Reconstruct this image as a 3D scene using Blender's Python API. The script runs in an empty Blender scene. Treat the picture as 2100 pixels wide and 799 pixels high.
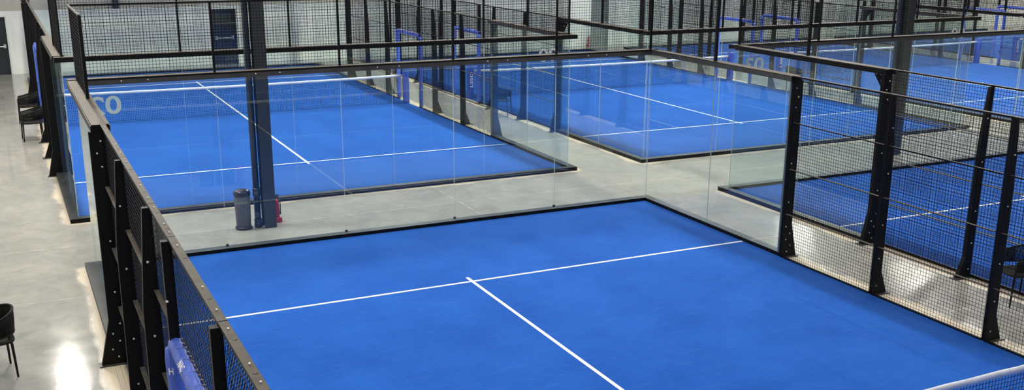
import bpy, bmesh, math, random
from mathutils import Vector, Matrix
random.seed(7)
sc = bpy.context.scene
COL = sc.collection
PI = math.pi

# ------------------------------------------------------------------ materials
def new_mat(name):
    m = bpy.data.materials.new(name); m.use_nodes = True
    nt = m.node_tree
    for n in list(nt.nodes): nt.nodes.remove(n)
    out = nt.nodes.new('ShaderNodeOutputMaterial')
    return m, nt, out

def pbr(name, col, rough=.5, metal=0., spec=.5, noise=None, bump=None, coat=0.):
    """noise = (scale, amount, detail) varies the colour; bump = (scale, strength)"""
    m, nt, out = new_mat(name)
    b = nt.nodes.new('ShaderNodeBsdfPrincipled')
    b.inputs['Base Color'].default_value = (*col, 1)
    b.inputs['Roughness'].default_value = rough
    b.inputs['Metallic'].default_value = metal
    b.inputs['Specular IOR Level'].default_value = spec
    b.inputs['Coat Weight'].default_value = coat
    nt.links.new(b.outputs[0], out.inputs[0])
    tc = nt.nodes.new('ShaderNodeTexCoord')
    if noise:
        n = nt.nodes.new('ShaderNodeTexNoise'); n.inputs['Scale'].default_value = noise[0]
        n.inputs['Detail'].default_value = noise[2]
        nt.links.new(tc.outputs['Object'], n.inputs['Vector'])
        r = nt.nodes.new('ShaderNodeValToRGB')
        a = noise[1]
        r.color_ramp.elements[0].position = .3; r.color_ramp.elements[1].position = .7
        r.color_ramp.elements[0].color = (*[c*(1-a) for c in col], 1)
        r.color_ramp.elements[1].color = (*[min(1, c*(1+a)) for c in col], 1)
        nt.links.new(n.outputs['Fac'], r.inputs[0]); nt.links.new(r.outputs[0], b.inputs['Base Color'])
    if bump:
        n = nt.nodes.new('ShaderNodeTexNoise'); n.inputs['Scale'].default_value = bump[0]
        n.inputs['Detail'].default_value = 3
        nt.links.new(tc.outputs['Object'], n.inputs['Vector'])
        bp = nt.nodes.new('ShaderNodeBump'); bp.inputs['Strength'].default_value = bump[1]
        bp.inputs['Distance'].default_value = .01
        nt.links.new(n.outputs['Fac'], bp.inputs['Height']); nt.links.new(bp.outputs[0], b.inputs['Normal'])
    return m

M = {}
M['black'] = pbr('black_powder_coat', (.0045, .0045, .0045), .45, spec=.14, bump=(60, .06))
M['rail'] = pbr('rail_top_painted_gloss', (.085, .074, .059), .55, spec=.15, noise=(9, .18, 4))  # grazing gloss on the black rail tops, put into the colour
M['wire'] = pbr('black_wire', (.006, .006, .0065), .55, spec=.12)
M['fascia'] = pbr('rail_inner_face', (.040, .037, .031), .5, spec=.4, noise=(4, .2, 3))
M['alu'] = pbr('glass_edge_profile', (.085, .105, .115), .4, spec=.5)
M['beam'] = pbr('base_beam_steel', (.040, .044, .044), .42, spec=.5, noise=(5, .3, 4))
M['slate'] = pbr('slate_paint', (.034, .037, .038), .45, spec=.3, noise=(2, .12, 3))
M['pipe'] = pbr('pipe_plastic', (.022, .028, .033), .3, spec=.5)
M['bolt'] = pbr('zinc_bolt', (.75, .73, .68), .3, metal=.6)
M['edge'] = pbr('glass_edge', (.50, .60, .58), .35)
M['white'] = pbr('white_line', (.80, .82, .82), .7, noise=(14, .06, 3))
M['sticker'] = pbr('white_sticker', (.66, .70, .68), .5)
M['tape'] = pbr('net_headband', (.72, .74, .80), .75, noise=(7, .1, 3), bump=(18, .35))
M['net'] = pbr('net_cord', (.010, .016, .045), .8, spec=.2)
M['pad'] = pbr('blue_vinyl', (.075, .145, .62), .42, spec=.5, noise=(6, .1, 3), bump=(9, .25))
M['pad_dark'] = pbr('blue_net_post_pad', (.035, .085, .45), .5, spec=.4, bump=(9, .15))
M['lace'] = pbr('lacing_cord', (.52, .45, .35), .8)
M['strap'] = pbr('strap_cord', (.30, .36, .80), .6)
M['letter'] = pbr('white_letter', (.82, .83, .86), .6)
M['chair'] = pbr('black_rope', (.007, .0065, .006), .6, spec=.2, bump=(80, .2))
M['seat'] = pbr('dark_seat', (.016, .015, .013), .7, spec=.2)
M['bin'] = pbr('bin_grey_metal', (.085, .083, .080), .4, metal=.1, bump=(3, .05))
M['bin_black'] = pbr('bin_black', (.012, .012, .014), .25, spec=.5)
M['red'] = pbr('extinguisher_red', (.33, .012, .022), .4, spec=.5)
M['rubber'] = pbr('black_rubber', (.010, .010, .011), .5)
M['door'] = pbr('door_dark', (.014, .020, .026), .45, spec=.4, noise=(1.5, .2, 2))
M['door_grey'] = pbr('door_grey', (.10, .12, .125), .5, spec=.4)
M['frame'] = pbr('door_frame_white', (.66, .67, .66), .5)
M['steel'] = pbr('brushed_steel', (.55, .57, .58), .35, metal=.8)
M['ceil'] = pbr('ceiling_white', (.62, .62, .60), .8)
M['wall'] = pbr('side_wall', (.58, .58, .56), .75, noise=(.8, .08, 5))

def turf_mat():
    m, nt, out = new_mat('blue_turf')
    N = nt.nodes; L = nt.links
    b = N.new('ShaderNodeBsdfPrincipled'); L.new(b.outputs[0], out.inputs[0])
    b.inputs['Roughness'].default_value = .95
    b.inputs['Specular IOR Level'].default_value = .12
    b.inputs['Sheen Weight'].default_value = .18; b.inputs['Sheen Roughness'].default_value = .35
    b.inputs['Sheen Tint'].default_value = (.62, .85, 1, 1)
    tc = N.new('ShaderNodeTexCoord')
    # broad worn patches, then streaks of sand, then fine pile
    n1 = N.new('ShaderNodeTexNoise'); n1.inputs['Scale'].default_value = .9; n1.inputs['Detail'].default_value = 6
    n1.inputs['Roughness'].default_value = .65
    L.new(tc.outputs['Object'], n1.inputs['Vector'])
    mp = N.new('ShaderNodeMapping'); mp.inputs['Scale'].default_value = (1.2, 9, 1); mp.inputs['Rotation'].default_value = (0, 0, .15)
    L.new(tc.outputs['Object'], mp.inputs['Vector'])
    n2 = N.new('ShaderNodeTexNoise'); n2.inputs['Scale'].default_value = 2.2; n2.inputs['Detail'].default_value = 7
    n2.inputs['Roughness'].default_value = .7
    L.new(mp.outputs[0], n2.inputs['Vector'])
    n3 = N.new('ShaderNodeTexNoise'); n3.inputs['Scale'].default_value = 70; n3.inputs['Detail'].default_value = 2
    L.new(tc.outputs['Object'], n3.inputs['Vector'])
    r1 = N.new('ShaderNodeValToRGB')
    r1.color_ramp.elements[0].position = .35; r1.color_ramp.elements[0].color = (.0060, .092, .470, 1)
    r1.color_ramp.elements[1].position = .68; r1.color_ramp.elements[1].color = (.0120, .122, .560, 1)
    L.new(n1.outputs['Fac'], r1.inputs[0])
    r2 = N.new('ShaderNodeValToRGB')
    r2.color_ramp.elements[0].position = .56; r2.color_ramp.elements[0].color = (0, 0, 0, 1)
    r2.color_ramp.elements[1].position = .86; r2.color_ramp.elements[1].color = (1, 1, 1, 1)
    L.new(n2.outputs['Fac'], r2.inputs[0])
    mx = N.new('ShaderNodeMix'); mx.data_type = 'RGBA'
    L.new(r2.outputs[0], mx.inputs[0]); L.new(r1.outputs[0], mx.inputs[6]); mx.inputs[7].default_value = (.07, .18, .54, 1)
    mx2 = N.new('ShaderNodeMix'); mx2.data_type = 'RGBA'; mx2.blend_type = 'MULTIPLY'; mx2.inputs[0].default_value = .35
    L.new(mx.outputs[2], mx2.inputs[6]); L.new(n3.outputs['Fac'], mx2.inputs[7])
    hs = N.new('ShaderNodeBrightContrast'); hs.inputs[1].default_value = 0
    L.new(mx2.outputs[2], b.inputs['Base Color'])
    bp = N.new('ShaderNodeBump'); bp.inputs['Strength'].default_value = .4; bp.inputs['Distance'].default_value = .006
    L.new(n3.outputs['Fac'], bp.inputs['Height']); L.new(bp.outputs[0], b.inputs['Normal'])
    return m
M['turf'] = turf_mat()

def glass_mat():
    m, nt, out = new_mat('court_glass')
    N = nt.nodes; L = nt.links
    g = N.new('ShaderNodeNewGeometry')
    io = N.new('ShaderNodeMapRange')
    io.inputs[1].default_value = 0; io.inputs[2].default_value = 1
    io.inputs[3].default_value = 1.5; io.inputs[4].default_value = 1/1.5
    L.new(g.outputs['Backfacing'], io.inputs[0])
    fr = N.new('ShaderNodeFresnel'); L.new(io.outputs[0], fr.inputs['IOR'])
    t = N.new('ShaderNodeBsdfTransparent'); t.inputs[0].default_value = (.945, .972, .965, 1)
    gl = N.new('ShaderNodeBsdfGlossy'); gl.inputs['Roughness'].default_value = .0
    gl.inputs[0].default_value = (.95, 1, .98, 1)
    mx = N.new('ShaderNodeMixShader')
    L.new(fr.outputs[0], mx.inputs[0]); L.new(t.outputs[0], mx.inputs[1]); L.new(gl.outputs[0], mx.inputs[2])
    L.new(mx.outputs[0], out.inputs[0])
    return m
M['glass'] = glass_mat()

# court layout (x of the left edge, y of the back glass, direction of play away from that glass)
Y2, Y3 = 3.12, 3.16
COURTS = [(0, 0, -1), (-.02, Y2, 1), (11.98, Y3, 1), (12.01, 0, -1), (24.0, Y3, 1), (36.0, Y3, 1)]

def floor_mat():
    m, nt, out = new_mat('polished_concrete')
    N = nt.nodes; L = nt.links
    b = N.new('ShaderNodeBsdfPrincipled'); L.new(b.outputs[0], out.inputs[0])
    tc = N.new('ShaderNodeTexCoord'); P = tc.outputs['Object']
    sep = N.new('ShaderNodeSeparateXYZ'); L.new(P, sep.inputs[0])
    def mth(op, a, c=None, clamp=False):
        n = N.new('ShaderNodeMath'); n.operation = op; n.use_clamp = clamp
        for i, v in enumerate((a, c)):
            if v is None: continue
            if isinstance(v, (int, float)): n.inputs[i].default_value = v
            else: L.new(v, n.inputs[i])
        return n.outputs[0]
    def noise(scale, detail, rough=.6, vec=P, dist=0):
        n = N.new('ShaderNodeTexNoise'); n.inputs['Scale'].default_value = scale
        n.inputs['Detail'].default_value = detail; n.inputs['Roughness'].default_value = rough
        n.inputs['Distortion'].default_value = dist
        L.new(vec, n.inputs['Vector']); return n.outputs['Fac']
    big = noise(.45, 7, .62, dist=.6); mid = noise(2.6, 8, .65, dist=.8); fine = noise(26, 4)
    cr = N.new('ShaderNodeValToRGB')
    e = cr.color_ramp.elements
    e[0].position = .30; e[0].color = (.230, .228, .212, 1)
    e[1].position = .72; e[1].color = (.430, .420, .380, 1)
    L.new(mth('ADD', mth('MULTIPLY', big, .6), mth('MULTIPLY', mid, .4)), cr.inputs[0])
    # raw concrete margin left round every court
    dist = None
    for cx, cy, d in COURTS:
        y0, y1 = (cy, cy+20) if d > 0 else (cy-20, cy)
        dx = mth('SUBTRACT', mth('ABSOLUTE', mth('SUBTRACT', sep.outputs[0], cx+5)), 5.0)
        dy = mth('SUBTRACT', mth('ABSOLUTE', mth('SUBTRACT', sep.outputs[1], (y0+y1)/2)), 10.0)
        qx = mth('MAXIMUM', dx, 0); qy = mth('MAXIMUM', dy, 0)
        dd = mth('SQRT', mth('ADD', mth('MULTIPLY', qx, qx), mth('MULTIPLY', qy, qy)))
        dist = dd if dist is None else mth('MINIMUM', dist, dd)
    wob = mth('ADD', mth('MULTIPLY', mth('SUBTRACT', noise(1.3, 3, .5), .5), .36), .33)
    rim = mth('MULTIPLY', mth('SUBTRACT', wob, dist), 8, True)
    mx = N.new('ShaderNodeMix'); mx.data_type = 'RGBA'
    L.new(mth('MULTIPLY', rim, .85), mx.inputs[0]); L.new(cr.outputs[0], mx.inputs[6]); mx.inputs[7].default_value = (.60, .51, .375, 1)
    # pale saw-cut joints
    j = None
    def joint(coord, pos, lo_c=None, lo=None, hi=None):
        d = mth('ABSOLUTE', mth('SUBTRACT', coord, pos))
        f = mth('LESS_THAN', d, .010)
        if lo is not None:
            f = mth('MULTIPLY', f, mth('MULTIPLY', mth('GREATER_THAN', lo_c, lo), mth('LESS_THAN', lo_c, hi)))
        return f
    X, Y = sep.outputs[0], sep.outputs[1]
    js = [joint(Y, 1.48), joint(Y, -1.25, X, -9, 0.), joint(X, 6.72), joint(X, 14.75), joint(Y, 10.2), joint(Y, -7.), joint(Y, 16.1, X, -9, 0.)]
    for q in js: j = q if j is None else mth('MAXIMUM', j, q)
    jn = mth('MULTIPLY', j, mth('ADD', mth('MULTIPLY', mth('SUBTRACT', noise(6, 4), .38), 2.2), .12), True)
    mx2 = N.new('ShaderNodeMix'); mx2.data_type = 'RGBA'
    L.new(jn, mx2.inputs[0]); L.new(mx.outputs[2], mx2.inputs[6]); mx2.inputs[7].default_value = (.70, .67, .56, 1)
    # pale scuffs
    mp = N.new('ShaderNodeMapping'); mp.inputs['Scale'].default_value = (3, 1, 1); mp.inputs['Rotation'].default_value = (0, 0, .7)
    L.new(P, mp.inputs['Vector'])
    sc_ = mth('MULTIPLY', mth('SUBTRACT', noise(2.2, 9, .75, mp.outputs[0], 1.5), .60), 5, True)
    mx3 = N.new('ShaderNodeMix'); mx3.data_type = 'RGBA'
    L.new(mth('MULTIPLY', sc_, .4), mx3.inputs[0]); L.new(mx2.outputs[2], mx3.inputs[6]); mx3.inputs[7].default_value = (.56, .55, .50, 1)
    L.new(mx3.outputs[2], b.inputs['Base Color'])
    ro = mth('ADD', mth('MULTIPLY', mid, .15), mth('ADD', mth('MULTIPLY', rim, .35), .045))
    L.new(ro, b.inputs['Roughness'])
    b.inputs['Specular IOR Level'].default_value = .36
    bp = N.new('ShaderNodeBump'); bp.inputs['Strength'].default_value = .075; bp.inputs['Distance'].default_value = .01
    L.new(mth('ADD', noise(7, 3), mth('MULTIPLY', fine, .3)), bp.inputs['Height']); L.new(bp.outputs[0], b.inputs['Normal'])
    return m
M['floor'] = floor_mat()

def concrete_wall(name, c0, c1, seam=None):
    m, nt, out = new_mat(name)
    N = nt.nodes; L = nt.links
    b = N.new('ShaderNodeBsdfPrincipled'); L.new(b.outputs[0], out.inputs[0])
    b.inputs['Roughness'].default_value = .7
    tc = N.new('ShaderNodeTexCoord')
    mp = N.new('ShaderNodeMapping'); mp.inputs['Scale'].default_value = (2.2, 1, .5)
    L.new(tc.outputs['Object'], mp.inputs['Vector'])
    n = N.new('ShaderNodeTexNoise'); n.inputs['Scale'].default_value = .9; n.inputs['Detail'].default_value = 8
    n.inputs['Roughness'].default_value = .65
    L.new(mp.outputs[0], n.inputs['Vector'])
    r = N.new('ShaderNodeValToRGB')
    r.color_ramp.elements[0].position = .32; r.color_ramp.elements[0].color = (*c0, 1)
    r.color_ramp.elements[1].position = .7; r.color_ramp.elements[1].color = (*c1, 1)
    L.new(n.outputs['Fac'], r.inputs[0])
    col = r.outputs[0]
    if seam:
        s = N.new('ShaderNodeSeparateXYZ'); L.new(tc.outputs['Object'], s.inputs[0])
        a = N.new('ShaderNodeMath'); a.operation = 'PINGPONG'; a.inputs[1].default_value = seam/2
        L.new(s.outputs[0], a.inputs[0])
        l = N.new('ShaderNodeMath'); l.operation = 'LESS_THAN'; l.inputs[1].default_value = .012
        L.new(a.outputs[0], l.inputs[0])
        x = N.new('ShaderNodeMix'); x.data_type = 'RGBA'; L.new(l.outputs[0], x.inputs[0]); L.new(col, x.inputs[6])
        x.inputs[7].default_value = (*[c*.55 for c in c0], 1); col = x.outputs[2]
    L.new(col, b.inputs['Base Color'])
    return m
M['plinth'] = concrete_wall('pale_precast_wall', (.66, .68, .65), (.84, .85, .81), 4.8)
M['cladding'] = concrete_wall('taupe_cladding', (.34, .33, .30), (.45, .435, .395), 1.2)

# ------------------------------------------------------------------ mesh helpers
CACHE = {}
def mesh_of(key, fn, mat, smooth=False, mats=None):
    if key is not None and key in CACHE: return CACHE[key]
    bm = bmesh.new(); fn(bm)
    me = bpy.data.meshes.new('mesh'); bm.to_mesh(me); bm.free()
    for k in (mats or [mat]): me.materials.append(M[k])
    if smooth:
        for p in me.polygons: p.use_smooth = True
    if key is not None: CACHE[key] = me
    return me

def put(name, me, parent=None, loc=(0, 0, 0), rot=(0, 0, 0)):
    o = bpy.data.objects.new(name, me); COL.objects.link(o)
    o.parent = parent; o.location = loc; o.rotation_euler = rot
    return o

def thing(name, label, cat, loc=(0, 0, 0), rz=0, group=None, me=None):
    o = put(name, me, None, loc, (0, 0, rz))
    o['label'] = label; o['category'] = cat
    if group: o['group'] = group
    return o

def box(bm, x0, x1, y0, y1, z0, z1, mi=0):
    v = [bm.verts.new(p) for p in ((x0,y0,z0),(x1,y0,z0),(x1,y1,z0),(x0,y1,z0),(x0,y0,z1),(x1,y0,z1),(x1,y1,z1),(x0,y1,z1))]
    fs = [bm.faces.new([v[i] for i in q]) for q in ((0,3,2,1),(4,5,6,7),(0,1,5,4),(1,2,6,5),(2,3,7,6),(3,0,4,7))]
    for f in fs: f.material_index = mi
    return fs

def bevel_all(bm, w, seg=2):
    bmesh.ops.bevel(bm, geom=list(bm.edges), offset=w, segments=seg, profile=.5, affect='EDGES')

def prism(bm, pts, axis, a, b):
    """polygon pts in the plane of the two other axes, extruded along axis from a to b"""
    def P(p, t):
        return {'x': (t, p[0], p[1]), 'y': (p[0], t, p[1]), 'z': (p[0], p[1], t)}[axis]
    n = len(pts)
    A = [bm.verts.new(P(p, a)) for p in pts]; B = [bm.verts.new(P(p, b)) for p in pts]
    bm.faces.new(A); bm.faces.new(B[::-1])
    for i in range(n):
        bm.faces.new((A[i], B[i], B[(i+1) % n], A[(i+1) % n]))
    bmesh.ops.recalc_face_normals(bm, faces=list(bm.faces))

def lathe(bm, prof, n=28):
    rings = []
    for r, z in prof:
        rings.append([bm.verts.new((r*math.cos(2*PI*i/n), r*math.sin(2*PI*i/n), z)) for i in range(n)])
    for a, b in zip(rings, rings[1:]):
        for i in range(n): bm.faces.new((a[i], a[(i+1) % n], b[(i+1) % n], b[i]))
    bm.faces.new(rings[0][::-1]); bm.faces.new(rings[-1])

def tube(bm, pts, rad, n=8, closed=False):
    """swept tube; rad is a number or a list"""
    pts = [Vector(p) for p in pts]; m = len(pts)
    rs = rad if isinstance(rad, (list, tuple)) else [rad]*m
    rings = []
    up = None
    for i, p in enumerate(pts):
        if closed: t = (pts[(i+1) % m] - pts[i-1])
        else: t = pts[min(i+1, m-1)] - pts[max(i-1, 0)]
        t.normalize()
        if up is None:
            up = Vector((0, 0, 1)) if abs(t.z) < .9 else Vector((1, 0, 0))
        up = (up - t*up.dot(t)).normalized()
        s = t.cross(up)
        rings.append([bm.verts.new(p + (up*math.cos(2*PI*k/n) + s*math.sin(2*PI*k/n))*rs[i]) for k in range(n)])
    rng = range(m) if closed else range(m-1)
    for i in rng:
        a, b = rings[i], rings[(i+1) % m]
        for k in range(n): bm.faces.new((a[k], a[(k+1) % n], b[(k+1) % n], b[k]))
    if not closed:
        bm.faces.new(rings[0][::-1]); bm.faces.new(rings[-1])
    bmesh.ops.recalc_face_normals(bm, faces=list(bm.faces))

def wire(bm, p, q, w, side):
    """three-sided wire between p and q; side = two unit vectors across it"""
    a, b = side
    offs = [a*w*.577, (-a*.289 + b*.5)*w, (-a*.289 - b*.5)*w]
    A = [bm.verts.new(p+o) for o in offs]; B = [bm.verts.new(q+o) for o in offs]
    for i in range(3): bm.faces.new((A[i], A[(i+1) % 3], B[(i+1) % 3], B[i]))

def grid_fn(L, H, step, w, plane='y', z0=0.):
    """welded wire panel in the plane of `plane` (horizontal axis) and z"""
    def fn(bm):
        h = Vector((0, 1, 0)) if plane == 'y' else Vector((1, 0, 0))
        nrm = Vector((1, 0, 0)) if plane == 'y' else Vector((0, 1, 0))
        z = Vector((0, 0, 1))
        n = max(1, round(L/step)); k = max(1, round(H/step))
        for i in range(n+1):
            p = h*(L*i/n) + nrm*(w*.45)
            wire(bm, p + z*z0, p + z*(z0+H), w, (nrm, h))
        for i in range(k+1):
            p = z*(z0+H*i/k) - nrm*(w*.45)
            wire(bm, p, p + h*L, w, (nrm, z))
    return fn

def wire_panel(name, L, H, plane, parent, loc, w=.0056, step=.05, mat='wire'):
    return put(name, mesh_of(('grid', round(L, 3), round(H, 3), plane, w, step, mat), grid_fn(L, H, step, w, plane), mat), parent, loc)

def box_part(name, dims, mat, parent, loc=(0, 0, 0), bev=0, key=True):
    k = ('box', tuple(round(d, 4) for d in dims), mat, bev)
    def fn(bm):
        box(bm, *dims)
        if bev: bevel_all(bm, bev, 2)
    return put(name, mesh_of(k, fn, mat), parent, loc)

def text_mesh(key, body, mat, width, height, depth=.0016, fit_h=True):
    if key in CACHE: return CACHE[key]
    cu = bpy.data.curves.new('txt', 'FONT'); cu.body = body; cu.extrude = .01; cu.offset = .018
    o = bpy.data.objects.new('txt', cu); COL.objects.link(o)
    bpy.context.view_layer.update()
    me = bpy.data.meshes.new_from_object(o.evaluated_get(bpy.context.evaluated_depsgraph_get()))
    bpy.data.objects.remove(o); bpy.data.curves.remove(cu)
    xs = [v.co.x for v in me.vertices]; ys = [v.co.y for v in me.vertices]; zs = [v.co.z for v in me.vertices]
    sx = width/(max(xs)-min(xs)); sy = height/(max(ys)-min(ys)); sz = depth/(max(zs)-min(zs))
    for v in me.vertices:
        v.co = ((v.co.x-(max(xs)+min(xs))/2)*sx, (v.co.y-(max(ys)+min(ys))/2)*sy, (v.co.z-min(zs))*sz)
    me.materials.clear(); me.materials.append(M[mat])
    CACHE[key] = me
    return me

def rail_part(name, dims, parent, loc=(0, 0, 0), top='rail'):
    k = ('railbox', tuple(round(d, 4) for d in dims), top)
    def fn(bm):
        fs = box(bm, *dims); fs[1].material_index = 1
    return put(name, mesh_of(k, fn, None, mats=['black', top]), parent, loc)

# ------------------------------------------------------------------ court parts
H3 = 2.93            # top of glass and side mesh
ZB = .08             # top of the base beam
def court_turf(x, y, d, label):
    t = thing('court_turf', label, 'court surface', (x, y, 0), 0)
    s = d
    a, b = sorted((0, 20*s))
    box_part('turf_carpet', (0, 10, a, b, .0, .02), 'turf', t)
    for r in (3.05, 16.95):
        box_part('service_line', (.01, 9.99, -.025, .025, .0195, .0225), 'white', t, (0, r*s, 0))
    a, b = sorted((2.85*s, 17.15*s))
    box_part('centre_line', (4.975, 5.025, a, b, .0195, .0230), 'white', t)
    return t

def glass_panel(parent, along, p0, L, z0, z1, fixed):
    g = .004
    key = ('pane', along, round(L, 3), round(z1-z0, 3))
    def fn(bm):
        if along == 'x': fs = box(bm, g, L-g, -.006, .006, 0, z1-z0)
        else: fs = box(bm, -.006, .006, g, L-g, 0, z1-z0)
        for f in fs:
            n = f.normal if f.normal.length else Vector((0, 0, 0))
            f.normal_update(); n = f.normal
            big = abs(n.y) if along == 'x' else abs(n.x)
            f.material_index = 0 if big > .5 else 1
    me = mesh_of(key, fn, None, mats=['glass', 'edge'])
    loc = (p0, fixed, z0) if along == 'x' else (fixed, p0, z0)
    return put('glass_panel', me, parent, loc)

def back_wall(x, y, out, label, number=None, num_x=None, upper=True, detail=False):
    """ten metre glass wall; out = direction (+1/-1 in y) away from the court"""
    t = thing('glass_back_wall', label, 'glass wall', (x, y, 0))
    a, b = sorted((-.0*out, .17*out))
    rail_part('base_beam', (-.16, 10.16, a, b, 0, ZB), t, (0, 0, 0), 'beam')
    panes = []
    for i in range(5):
        panes.append(glass_panel(t, 'x', 2*i, 2, ZB, H3-.05, .012*out))
    a, b = sorted((-.05*out, .13*out))
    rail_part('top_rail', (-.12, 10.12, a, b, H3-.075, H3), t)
    a2, b2 = sorted((-.052*out, -.062*out))
    box_part('rail_fascia', (-.12, 10.12, a2, b2, H3-.095, H3-.028), 'fascia', t)
    a2, b2 = sorted((.132*out, .142*out))
    box_part('rail_fascia', (-.12, 10.12, a2, b2, H3-.085, H3-.012), 'black', t)
    if detail:
        for i in range(1, 5):
            for z in (ZB+.05,):
                box_part('glass_clamp', (-.022, .022, -.0, .024, -.02, .02), 'beam', t, (2*i, 0, z))
        for i in range(5):
            for k in (.62, 1.0):
                disc(t, (2*i+k, -.064*out, H3-.05), 'y', out)
    if upper:
        for i in range(5):
            wire_panel('wire_mesh', 1.98, 1.03, 'x', t, (2*i+.01, 0, H3+.02))
        for i in range(6):
            box_part('mesh_post', (-.016, .016, -.02, .02, H3, 4.0), 'black', t, (min(max(2*i, .016), 9.984), 0, 0))
        box_part('mesh_top_bar', (0, 10, -.014, .014, 3.985, 4.01), 'black', t)
    if number:
        me = text_mesh(('num', number), number, 'sticker', .46, .275)
        pane = panes[0] if num_x < 2 else panes[4]
        rot = (PI/2, 0, 0) if out < 0 else (PI/2, 0, PI)
        nb = put('court_number', me, pane, (num_x - (0 if num_x < 2 else 8), .0062*out, 2.52-ZB), rot)
        nb['label'] = 'white number %s sticker on the glass' % number
    return t

def disc(parent, loc, axis, sgn=1, r=.011, mat='bolt', name='bolt'):
    def fn(bm):
        lathe(bm, [(r, -.004), (r, .004), (r*.6, .009)], 10)
        rot = {'x': Matrix.Rotation(PI/2, 4, 'Y'), 'y': Matrix.Rotation(PI/2, 4, 'X'), 'z': Matrix.Identity(4)}[axis]
        if sgn < 0 and axis == 'x': rot = Matrix.Rotation(-PI/2, 4, 'Y')
        if sgn < 0 and axis == 'y': rot = Matrix.Rotation(-PI/2, 4, 'X')
        bmesh.ops.transform(bm, matrix=rot, verts=bm.verts)
    return put(name, mesh_of(('disc', axis, sgn, r, mat), fn, mat, True), parent, loc)

def fin_post(parent, s, ypos, kind, bolts=None, gusset=0):
    """steel fin post on the outer side of a side fence. s = outward sign"""
    if kind == 'main':
        prof = [(.0, .0), (.30, .0), (.30, .015), (.175, .56), (.17, H3-.08), (.0, H3-.08)]
        th = .035
    elif kind == 'fin':
        prof = [(.012, .0), (.29, .0), (.29, .015), (.165, .34), (.15, 2.05), (.085, H3-.026), (.012, H3-.026)]
        th = .03
    else:
        prof = [(.012, 0), (.085, 0), (.085, H3-.026), (.012, H3-.026)]
        th = .032
    def fn(bm): prism(bm, [(p[0]*s, p[1]) for p in prof], 'y', -th, th)
    p = put('post', mesh_of(('post', s, kind), fn, 'black'), parent, (0, ypos, 0))
    if kind != 'slim':
        a, b = sorted((.0*s, .33*s))
        box_part('foot_plate', (a, b, -.075, .075, 0, .014), 'beam', p)
    if gusset:
        def gf(bm):
            d = gusset
            prism(bm, [(0, H3-.08), (.36*d, H3-.08), (.34*d, H3-.12), (.06*d, H3-.46), (0, H3-.5)], 'x', s*.014, s*.022)
        g = put('gusset', mesh_of(('gus', s, gusset), gf, 'black'), p, (0, 0, 0))
        for (yy, zz) in ((.29, -.115), (.19, -.115), (.09, -.13), (.17, -.21), (.07, -.30), (.08, -.40)):
            disc(p, (s*.026, yy*gusset, H3+zz), 'x', s)
    if bolts == 'main':
        for xx, zz in ((.05, 2.74), (.10, 2.60), (.06, 2.44), (.06, 1.55), (.07, .92), (.05, .52), (.14, .40), (.07, .30), (.16, .20), (.10, .10)):
            disc(p, (xx*s, -th-.004, zz), 'y', 1)
    elif bolts == 'fin':
        for zz in (2.45, 1.80, 1.05, .55, .14): disc(p, (.08*s, -th-.004, zz), 'y', 1)
    return p

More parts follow.
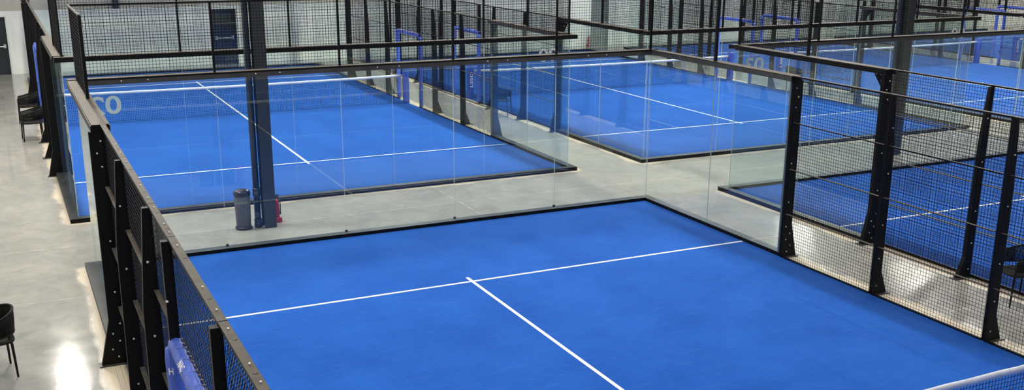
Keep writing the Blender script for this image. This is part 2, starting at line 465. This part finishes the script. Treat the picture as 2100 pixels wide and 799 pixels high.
def side_fence(x, y, d, s, label, r_end=20., far_glass=True, gates=True, bolts=False, gusset=False, upper=True, door_pad=True):
    """s = outward sign in x (-1 left, +1 right); r runs from the back glass along d"""
    t = thing('court_side_fence', label, 'fence', (x, y, 0))
    S = s
    def seg(r0, r1): return sorted((r0*d, r1*d))
    def glass_end(r0, r1, tall0, tall1):
        a, b = seg(r0, r1)
        lo, hi = sorted((0., .16*S))
        rail_part('base_beam', (lo, hi, 0, b-a, 0, ZB), t, (0, a, 0), 'beam')
        for k in (0, 2):
            q0, q1 = seg(r0+k, r0+k+2)
            glass_panel(t, 'y', q0, q1-q0, ZB, H3-.05, .012*S)
        lo, hi = sorted((-.06*S, .13*S))
        a3, b3 = seg(r0-(.0 if r0 else -.14), r1+.04)
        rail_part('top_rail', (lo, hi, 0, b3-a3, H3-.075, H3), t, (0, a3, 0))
        e0, e1 = seg(r1-.045, r1-.01) if r0 == 0 else seg(r0+.01, r0+.045)
        lo, hi = sorted((-.016*S, .02*S))
        box_part('edge_profile', (lo, hi, 0, e1-e0, ZB, H3-.08), 'alu', t, (0, e0, 0))
        for f0, f1 in ((-.062, -.072), (.132, .142)):
            lo, hi = sorted((f0*S, f1*S))
            box_part('rail_fascia', (lo, hi, 0, b3-a3, H3-.085, H3-.012), 'fascia' if f0 < 0 else 'black', t, (0, a3, 0))
        if upper:
            q0, q1 = seg(tall0, tall1)
            wire_panel('wire_mesh', q1-q0-.06, 1.03, 'y', t, (0, q0+.03, H3+.02))
            e = tall1 if tall0 in (0,) else tall0
            box_part('mesh_post', (-.02, .02, -.025, .025, H3, 4.0), 'black', t, (0, e*d, 0))
            box_part('mesh_top_bar', (-.014, .014, 0, q1-q0, 3.985, 4.01), 'black', t, (0, q0, 0))
    glass_end(0, 4, 0, 2)
    if far_glass: glass_end(16, 20, 18, 20)
    stops = [4, 6, 8, 9.05, 10.95, 12, 14, 16]
    stops = [r for r in stops if r <= r_end+.01]
    for i, r in enumerate(stops):
        kind = 'main' if r in (4, 16) else ('slim' if r in (9.05, 10.95) else 'fin')
        b = None
        if bolts: b = 'main' if kind == 'main' else 'fin'
        fin_post(t, S, r*d, kind, b, gusset=(-d if gusset and r == 4 else 0))
    for r0, r1 in zip(stops, stops[1:]):
        a, b = seg(r0, r1); L = b-a
        lo, hi = sorted((-.022*S, .036*S))
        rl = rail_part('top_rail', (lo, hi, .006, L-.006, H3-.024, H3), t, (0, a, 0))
        if bolts and S < 0:
            for q in (.10, .34, .86):
                disc(rl, (-.004, L*q, H3+.002), 'z', 1, .0075)
            for q in (.22, .70):
                put('plug', mesh_of('plug', lambda bm: lathe(bm, [(.017, 0), (.016, .0015)], 16), 'rubber', True), rl, (.0, L*q, H3-.0002))
        gate = (r0 == 9.05 and gates)
        if gate:
            wire_panel('wire_mesh', L-.06, H3-.024-2.14, 'y', t, (0, a+.03, 2.14))
            box_part('lintel', (-.02, .02, .03, L-.03, 2.08, 2.12), 'black', t, (S*.04, a, 0))
        else:
            wire_panel('wire_mesh', L-.06, H3-.024-.03, 'y', t, (0, a+.03, .03))
            lo, hi = sorted((.008*S, .055*S))
            for z in (2.2, 1.46, .73):
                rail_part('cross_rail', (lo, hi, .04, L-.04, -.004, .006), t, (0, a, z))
            box_part('bottom_bar', (-.015, .015, .03, L-.03, .0, .045), 'black', t, (0, a, 0))
    return t

def entrance_pad(x, y, d, s, label, letters=False):
    """blue vinyl pads laced round the gate opening beside the net"""
    r0, r1 = 9.05, 10.95
    t = thing('entrance_padding', label, 'padding', (x+s*.045, y+10*d, 0), 0)
    hw = .95
    def bar(bm):
        pts = []; rr = []
        n = 40
        for i in range(n+1):
            yy = -hw-.03 + (2*hw+.06)*i/n
            pts.append((0, yy, 2.10 + .004*math.sin(i*2.1)))
            rr.append(.058 - (.009 if i % 5 == 0 else 0) + .002*math.sin(i*1.7))
        tube(bm, pts, rr, 14)
    cb = put('crossbar_pad', mesh_of('padbar', bar, 'pad', True), t)
    def upright(bm):
        pts = []; rr = []
        n = 24
        for i in range(n+1):
            pts.append((.003*math.sin(i*1.3), 0, .04 + 2.03*i/n)); rr.append(.062 - (.005 if i % 6 == 0 else 0))
        tube(bm, pts, rr, 14)
    for k in (-1, 1):
        up = put('upright_pad', mesh_of('padup', upright, 'pad', True), t, (s*.02, k*hw, 0))
        if letters and k == 1:
            for xx, ch in ((-.034, 'H'), (.034, 'S')):
                m_ = text_mesh(('pl', ch), ch, 'letter', .036, .056, .003)
                put('letter', m_, up, (xx, -.053, 1.905), (PI/2, 0, xx*12))
    def lace(bm):
        pts = []
        n = 120
        for i in range(n+1):
            yy = -hw + 2*hw*i/n
            pts.append((-s*.048 + .010*math.cos(i*1.1), yy, 2.140 + .014*math.sin(i*1.1)))
        tube(bm, pts, .0075, 6)
    put('lacing', mesh_of(('lace', s), lace, 'lace', True), t)
    def strap(bm):
        pts = [(.055*math.cos(a), 0, 2.1+.055*math.sin(a)) for a in [2*PI*i/20 for i in range(20)]]
        tube(bm, pts, .0022, 6, closed=True)
    for i in range(1, 8):
        yy = -hw-.03 + (2*hw+.06)*(i*5)/40
        put('strap', mesh_of('strap', strap, 'strap', True), t, (0, yy, 0))
    if letters:
        m_ = text_mesh('nac', 'NAC', 'letter', .15, .05, .003)
        nz = Vector((s*.72, 0, .69)); nx = Vector((0, -1 if s < 0 else 1, 0)); ny = nz.cross(nx)
        e = Matrix((nx, ny, nz)).transposed().to_euler()
        put('letter', m_, cb, (s*.72*.0575, .40, 2.10+.69*.0575), e)
    return t

def court_net(x, y, d, label, word=True):
    t = thing('court_net', label, 'net', (x, y+10*d, 0))
    hang = .03
    wire_panel('netting', 9.70, .77, 'x', t, (.15, 0, .03), w=.006, step=.045, mat='net')
    def band(bm):
        n = 40
        for side in (0,):
            top = []; 
        secs = []
        for i in range(n+1):
            xx = .14 + 9.72*i/n
            sag = -.035*(1-((xx-5)/5)**2)
            z = .88 + sag + .003*math.sin(i*2.3); w = .0095 + .002*math.sin(i*1.9)
            secs.append([bm.verts.new(q) for q in ((xx, -w, z-.07), (xx, -w*1.15, z-.02), (xx, 0, z+.004), (xx, w*1.15, z-.02), (xx, w, z-.07))])
        for A, B in zip(secs, secs[1:]):
            for k in range(5): bm.faces.new((A[k], B[k], B[(k+1) % 5], A[(k+1) % 5]))
        bm.faces.new(secs[0]); bm.faces.new(secs[-1][::-1])
        bmesh.ops.recalc_face_normals(bm, faces=list(bm.faces))
    put('headband', mesh_of('headband', band, 'tape', True), t)
    def pad(bm):
        box(bm, -.075, .075, -.11, .11, .02, .97); bevel_all(bm, .03, 3)
    for xx in (.06, 9.94):
        p = put('net_post', mesh_of('netpost', pad, 'pad_dark', True), t, (xx, 0, 0))
        if word and xx < 1:
            m_ = text_mesh('lssd', 'LSSD', 'letter', .46, .085, .003)
            put('letter', m_, p, (0, -.112, .60), (PI/2, -PI/2, 0))
    return t

# ------------------------------------------------------------------ the setting
def struct(name, me, loc=(0, 0, 0)):
    o = put(name, me, None, loc); o['kind'] = 'structure'; return o
X0, X1, YN, YF, HC = -4.0, 62.0, -23.0, 25.3, 9.0
struct('floor', mesh_of(None, lambda bm: box(bm, X0, X1, YN, YF, -.2, 0), 'floor'))
struct('ceiling', mesh_of(None, lambda bm: box(bm, X0-.3, X1+.3, YN-.3, YF+.3, HC, HC+.2), 'ceil'))
struct('wall_left', mesh_of(None, lambda bm: box(bm, X0-.3, X0, YN, YF, -.2, HC), 'wall'))
struct('wall_right', mesh_of(None, lambda bm: box(bm, X1, X1+.3, YN, YF, -.2, HC), 'wall'))
struct('wall_near', mesh_of(None, lambda bm: box(bm, X0-.3, X1+.3, YN-.3, YN, -.2, HC), 'wall'))
struct('wall_far', mesh_of(None, lambda bm: box(bm, X0-.3, X1+.3, YF, YF+.3, -.2, HC), 'cladding'))
# the pale lower wall has real openings for the doors
DO = [(-1.80, -.58), (6.45, 7.40), (23.12, 24.02)]
def lower(bm):
    xs = [X0] + [v for a in DO for v in a] + [X1]
    for a, b in zip(xs[0::2], xs[1::2]): box(bm, a, b, 25.0, 25.3, 0, 2.2)
    for a, b in DO: box(bm, a, b, 25.0, 25.3, 2.07, 2.2)
struct('trim_1', mesh_of(None, lower, 'plinth'))
def door(n, a, b, mat, frame):
    o = struct('door_%d' % n, mesh_of(None, lambda bm: box(bm, a+.06, b-.06, 25.08, 25.13, .01, 2.01), mat))
    def fr(bm):
        box(bm, a, a+.06, 24.97, 25.2, 0, 2.07); box(bm, b-.06, b, 24.97, 25.2, 0, 2.07); box(bm, a+.06, b-.06, 24.97, 25.2, 2.01, 2.07)
    put('door_frame', mesh_of(None, fr, frame), o)
    def pb(bm):
        tube(bm, [(a+.14, 25.02, .98), (b-.14, 25.02, .98)], .018, 8)
        box(bm, a+.12, a+.20, 25.0, 25.08, .93, 1.06); box(bm, b-.20, b-.12, 25.0, 25.08, .93, 1.06)
    put('push_bar', mesh_of(None, pb, 'steel'), o)
    return o
door(1, *DO[0], 'door', 'frame'); door(2, *DO[1], 'door', 'door'); door(3, *DO[2], 'door_grey', 'door_grey')

# ------------------------------------------------------------------ courts
C1, C2, C3, C4, C5, C7 = COURTS
court_turf(*C1, 'large blue turf court floor in front of the glass marked 02')
court_turf(*C2, 'blue turf court floor behind the glass marked 09, beyond the grey bin')
court_turf(*C3, 'blue turf court floor behind the glass marked 08')
court_turf(*C4, 'blue turf court floor behind the glass marked 03, beside the dark steel column')
court_turf(*C5, 'blue turf court floor beyond the fence of court 08, its net end open to view')
court_turf(*C7, 'most distant blue turf court floor, a thin strip at the upper right of the photo')

back_wall(0, 0, 1, 'clear glass back wall of court 02, mirrored white number at its left top corner', '02', .365, detail=True)
back_wall(-.02, Y2, -1, 'clear glass back wall of court 09 behind the bin, white 09 at its top corner', '09', 9.49)
back_wall(11.98, Y3, -1, 'clear glass back wall of court 08, white 08 at its top corner', '08', 9.47)
back_wall(12.01, 0, 1, 'clear glass back wall of court 03, mirrored white 03 under its rail', '03', .44)
back_wall(24.0, Y3, -1, 'clear glass back wall of the court beyond court 08')
back_wall(36.0, Y3, -1, 'clear glass back wall of the most distant court')
for (cx, cy, _), nm in ((C2, 'court 09'), (C3, 'court 08'), (C5, 'the court beyond court 08'), (C7, 'the most distant court')):
    back_wall(cx, cy+20, 1, 'clear glass far end wall of %s, close to the pale concrete wall' % nm)

side_fence(0, 0, -1, -1, 'black side fence of court 02 along the walkway, seen edge on with blue padding', 16, False, bolts=True)
side_fence(10, 0, -1, 1, 'black mesh side fence of court 02 facing the empty aisle, glass at its corner', 9.05, False, bolts=True)
side_fence(-.02, Y2, 1, -1, 'black side fence of court 09 along the walkway, two chairs beside it')
side_fence(9.98, Y2, 1, 1, 'black mesh side fence of court 09 facing court 08', gusset=True)
side_fence(11.98, Y3, 1, -1, 'black mesh side fence of court 08 with a black chair in front of it', gusset=True)
side_fence(21.98, Y3, 1, 1, 'black mesh side fence of court 08 on its side away from court 09', gusset=True)
side_fence(12.01, 0, -1, -1, 'black mesh side fence of court 03 with a bolted corner gusset under the rail', 9.05, False, gusset=True, bolts=True)
side_fence(24.0, Y3, 1, -1, 'black mesh side fence of the court beyond court 08, next to court 08')
side_fence(34.0, Y3, 1, 1, 'black mesh side fence of the court beyond court 08, on its remote side')
side_fence(36.0, Y3, 1, -1, 'black mesh side fence of the most distant court')

NETC = [(C1, 'net of court 02, only a corner of its white tape in view', False), (C2, 'net with white tape across the court behind the bin and column', True), (C3, 'net with white tape across court 08, past the empty aisle corner', True),
        (C5, 'net with white tape across the court beyond court 08', True), (C7, 'net across the most distant court', True)]
for (cx, cy, d), lb, w in NETC: court_net(cx, cy-(.0 if d > 0 else .1), d, lb, w)
PADG = 'blue padded gate frames'
entrance_pad(0, 0, -1, -1, 'blue laced vinyl padding on the gate of court 02, white letters on it', True)
entrance_pad(-.02, Y2, 1, -1, 'blue padding on the walkway gate of court 09, behind the chairs')
entrance_pad(9.98, Y2, 1, 1, 'blue padding round the gate of court 09 on its aisle away from the walkway')
entrance_pad(11.98, Y3, 1, -1, 'blue padding round the gate of court 08 near the black chair behind glass')
entrance_pad(21.98, Y3, 1, 1, 'blue padding round the gate of court 08 on the side away from court 09')
entrance_pad(24.0, Y3, 1, -1, 'blue padding round the near gate of the court beyond court 08')
entrance_pad(34.0, Y3, 1, 1, 'blue padding round the remote gate of the court beyond court 08')
entrance_pad(36.0, Y3, 1, -1, 'blue padding round the gate of the most distant court')

# ------------------------------------------------------------------ chairs
def chair_plan(n=46):
    """plan of the arms and back: straight arms joined by a half ellipse; the back is towards +x"""
    pts = []
    for i in range(n+1):
        u = -1 + 2*i/n
        a = abs(u)
        if a > .62:
            k = (a-.62)/.38; x = .02 - .25*k; y = .275 + .012*k
        else:
            th = a/.62*PI/2; x = .02 + .25*math.cos(th); y = .275*math.sin(th)
        z = .66 + .135*(1-min(1, max(0, (.27-x)/.5)))**1.2
        pts.append((x, y if u > 0 else -y, z))
    return pts
def chair_parts(t):
    RP = chair_plan()
    def low(p): return (p[0]*.95, p[1]*.95, .515)
    def rim(bm): tube(bm, RP, .014, 8)
    def rim2(bm): tube(bm, [low(p) for p in RP], .012, 8)
    def ropes(bm):
        R2 = chair_plan(72)
        for p in R2[1:-1]:
            q = low(p)
            m1 = ((p[0]+q[0])/2*1.015, (p[1]+q[1])/2*1.015, (p[2]+q[2])/2)
            tube(bm, [p, m1, q], .0085, 6)
    def seat(bm):
        n = 40
        rings = []
        for k, z in ((.90, .418), (.985, .424), (1.0, .440), (.985, .456), (.90, .464), (.5, .468)):
            ring = []
            for i in range(n):
                a = 2*PI*i/n; c, q = math.cos(a), math.sin(a)
                e = 2/3.6
                ring.append(bm.verts.new((.245*k*math.copysign(abs(c)**e, c), .25*k*math.copysign(abs(q)**e, q), z)))
            rings.append(ring)
        for A, B in zip(rings, rings[1:]):
            for i in range(n): bm.faces.new((A[i], A[(i+1) % n], B[(i+1) % n], B[i]))
        bm.faces.new(rings[0][::-1]); bm.faces.new(rings[-1])
    put('backrest_rim', mesh_of('c_rim', rim, 'chair', True), t)
    put('lower_rim', mesh_of('c_rim2', rim2, 'chair', True), t)
    put('rope_backrest', mesh_of('c_ropes', ropes, 'chair', True), t)
    put('seat', mesh_of('c_seat', seat, 'seat', True), t)
    for sy in (1, -1):
        def front(bm): tube(bm, [(-.23, sy*.287, .66), (-.225, sy*.262, .44), (-.245, sy*.272, .0)], [.013, .018, .012], 8)
        def rear(bm): tube(bm, [(.17, sy*.185, .515), (.19, sy*.205, .40), (.205, sy*.24, .0)], [.014, .017, .012], 8)
        put('leg', mesh_of(('c_front', sy), front, 'chair', True), t)
        put('leg', mesh_of(('c_rear', sy), rear, 'chair', True), t)
    return t
def chair(x, y, rz, label):
    return chair_parts(thing('rope_chair', label, 'chair', (x, y, 0), rz, 'black rope chairs beside the courts'))
chair(-1.46, -3.72, .15, 'black rope chair standing alone on the walkway, cut by the photo edge')
chair(-.43, 11.66, .05, 'black rope chair by the fence of court 09, in front of its twin')
chair(-.43, 14.38, -.05, 'black rope chair by the fence of court 09, partly behind the other chair')
chair(11.60, 9.98, 2.5, 'black rope chair in front of the fence of court 08, seen through glass')
chair(11.72, -7.08, -.35, 'black rope chair behind mesh by the fence of court 03')
chair(22.35, 10.35, 2.4, 'black rope chair beyond court 08, mostly hidden by a rail')

# ------------------------------------------------------------------ columns, pipes, bin, extinguishers
def hcol(bm, w, dpt, z0, z1, tf=.018, tw=.012):
    box(bm, -w/2, w/2, 0, tf, z0, z1); box(bm, -w/2, w/2, dpt-tf, dpt, z0, z1); box(bm, -tw/2, tw/2, tf, dpt-tf, z0, z1)
def column(x, y, z0, label, w=.205, dpt=.24, grp=None):
    return thing('steel_column', label, 'column', (x, y, 0), 0, grp, mesh_of(('col', z0), lambda bm: hcol(bm, w, dpt, z0, HC), 'slate'))
column(2.99, 1.20, 0, 'dark slate steel column in the aisle between courts 02 and 09, beside the bin')
column(17.80, 1.25, 0, 'dark slate steel column in the aisle between courts 03 and 08')
column(3.10, 25.02, 2.2, 'dark steel column standing above the pale lower wall')
def pipe(x, y, label):
    t = thing('downpipe', label, 'pipe', (x, y, 0))
    def p(bm): lathe(bm, [(.056, .03), (.056, HC)], 20)
    put('pipe', mesh_of('pipe', p, 'pipe', True), t)
    def c(bm): lathe(bm, [(.060, -.05), (.068, -.045), (.068, .03), (.062, .035), (.062, .05), (.068, .055), (.068, .09), (.060, .095)], 20)
    for z in (.62, .06): put('collar', mesh_of('collar', c, 'pipe', True), t, (0, 0, z))
    def hatch(bm): lathe(bm, [(.05, 0), (.05, .03), (.042, .035)], 16); bmesh.ops.transform(bm, matrix=Matrix.Rotation(PI/2, 4, 'X'), verts=bm.verts)
    put('access_cap', mesh_of('cap', hatch, 'pipe', True), t, (-.02, -.045, .24))
    return t
pipe(2.80, 1.34, 'dark downpipe against the column beside the bin')
pipe(17.58, 1.40, 'dark downpipe against the column between courts 03 and 08')

t = thing('waste_bin', 'round dark grey waste bin with a black lid beside the column', 'bin', (2.55, 1.36, 0))
put('bin_body', mesh_of(None, lambda bm: lathe(bm, [(.120, .045), (.127, .07), (.134, .35), (.137, .595), (.130, .60)], 36), 'bin', True), t)
put('bin_base', mesh_of(None, lambda bm: lathe(bm, [(.14, 0), (.148, .008), (.148, .035), (.134, .05), (.11, .05)], 36), 'bin_black', True), t)
put('bin_lid', mesh_of(None, lambda bm: lathe(bm, [(.138, .592), (.145, .60), (.146, .655), (.142, .672), (.122, .690), (.087, .704), (.04, .711), (.004, .712)], 36), 'bin_black', True), t)
def ext(x, y, label, lean=0.):
    t = thing('fire_extinguisher', label, 'fire extinguisher', (x, y, 0))
    put('cylinder', mesh_of('ext', lambda bm: lathe(bm, [(.045, .05), (.052, .06), (.052, .36), (.046, .395), (.026, .42), (.018, .43), (.018, .445)], 24), 'red', True), t)
    def st(bm): box(bm, -.085, .085, -.075, .075, 0, .09); bevel_all(bm, .02, 3)
    put('stand', mesh_of('ext_stand', st, 'red', True), t)
    def val(bm): box(bm, -.018, .018, -.02, .02, .44, .47); box(bm, -.015, .06, -.012, .012, .468, .485); box(bm, -.015, .055, -.010, .010, .495, .506)
    put('valve', mesh_of('ext_val', val, 'rubber'), t)
    def hose(bm): tube(bm, [(.02, 0, .455), (.06, -.02, .44), (.068, -.03, .36), (.062, -.035, .25), (.058, -.035, .14)], [.009, .009, .009, .011, .016], 8)
    put('hose', mesh_of('ext_hose', hose, 'rubber', True), t)
    return t
ext(3.18, 1.55, 'red fire extinguisher half hidden behind the column beside the bin')
ext(22.95, 24.85, 'red fire extinguisher standing by the grey door in the pale wall')

# ------------------------------------------------------------------ light
def area(x, y, w, h, energy, col=(1, .955, .855)):
    l = bpy.data.lights.new('hall_or_fill_lamp', 'AREA'); l.shape = 'RECTANGLE'; l.size = w; l.size_y = h
    l.energy = energy; l.color = col
    o = bpy.data.objects.new('hall_or_fill_lamp', l); COL.objects.link(o); o.location = (x, y, HC-.05)
    return o
for lx in (-.1, 11.0, 22.9, 32.6, 45.0, 57):
    for ly in (-19.5, -12.2, -4.9, 2.4, 9.7, 17) if lx != 32.6 else (-16.2, -8.7, -1.2, 6.3, 13.8, 21.3):
        if lx > 40 and ly < -5: continue
        area(lx, ly, .35, 2.4, 540*(.36 if ly < -6 else .49 if ly < 0 else 1.27)*(.8 if lx < 0 and ly > 5 else 1)*(.35 if lx == 32.6 else 1)*(.75 if lx < 0 and ly == 17 else 1))
for ly in (5.5, 13.5):  # unseen fill lamps over the courts, added to brighten and even the turf
    area(26.6, ly, .35, 2.4, 600)
    area(5., ly-17, .35, 2.4, 165)
    area(4.2, ly+3, .35, 2.4, 150)
w = bpy.data.worlds.new('world'); sc.world = w; w.use_nodes = True
w.node_tree.nodes['Background'].inputs[0].default_value = (.5, .5, .5, 1)
w.node_tree.nodes['Background'].inputs[1].default_value = .5

# ------------------------------------------------------------------ camera
cam = bpy.data.cameras.new('camera'); co = bpy.data.objects.new('camera', cam); COL.objects.link(co)
yaw, pit, rol = .4507, -.2861, .0041
fw = Vector((math.sin(yaw)*math.cos(pit), math.cos(yaw)*math.cos(pit), math.sin(pit)))
rt = Vector((math.cos(yaw), -math.sin(yaw), 0)); up = rt.cross(fw)
c_, s_ = math.cos(rol), math.sin(rol)
R0 = rt*c_ + up*s_; R1 = -rt*s_ + up*c_
mat = Matrix((R0, R1, -fw)).transposed().to_4x4(); mat.translation = (-.9795, -16.7622, 5.0961)
co.matrix_world = mat
cam.sensor_width = 36; cam.sensor_fit = 'HORIZONTAL'; cam.lens = 2161.87/2100*36
cam.shift_y = (487.54-399.5)/2100
cam.clip_end = 200
sc.camera = co

vs = sc.view_settings
vs.view_transform = 'Standard'; vs.look = 'None'; vs.gamma = 1; vs.use_curve_mapping = False; vs.exposure = 0
cy = sc.cycles
cy.transparent_max_bounces = 48; cy.max_bounces = 10; cy.glossy_bounces = 5; cy.diffuse_bounces = 4; cy.transmission_bounces = 6
cy.use_denoising = True
cy.sample_clamp_indirect = 6
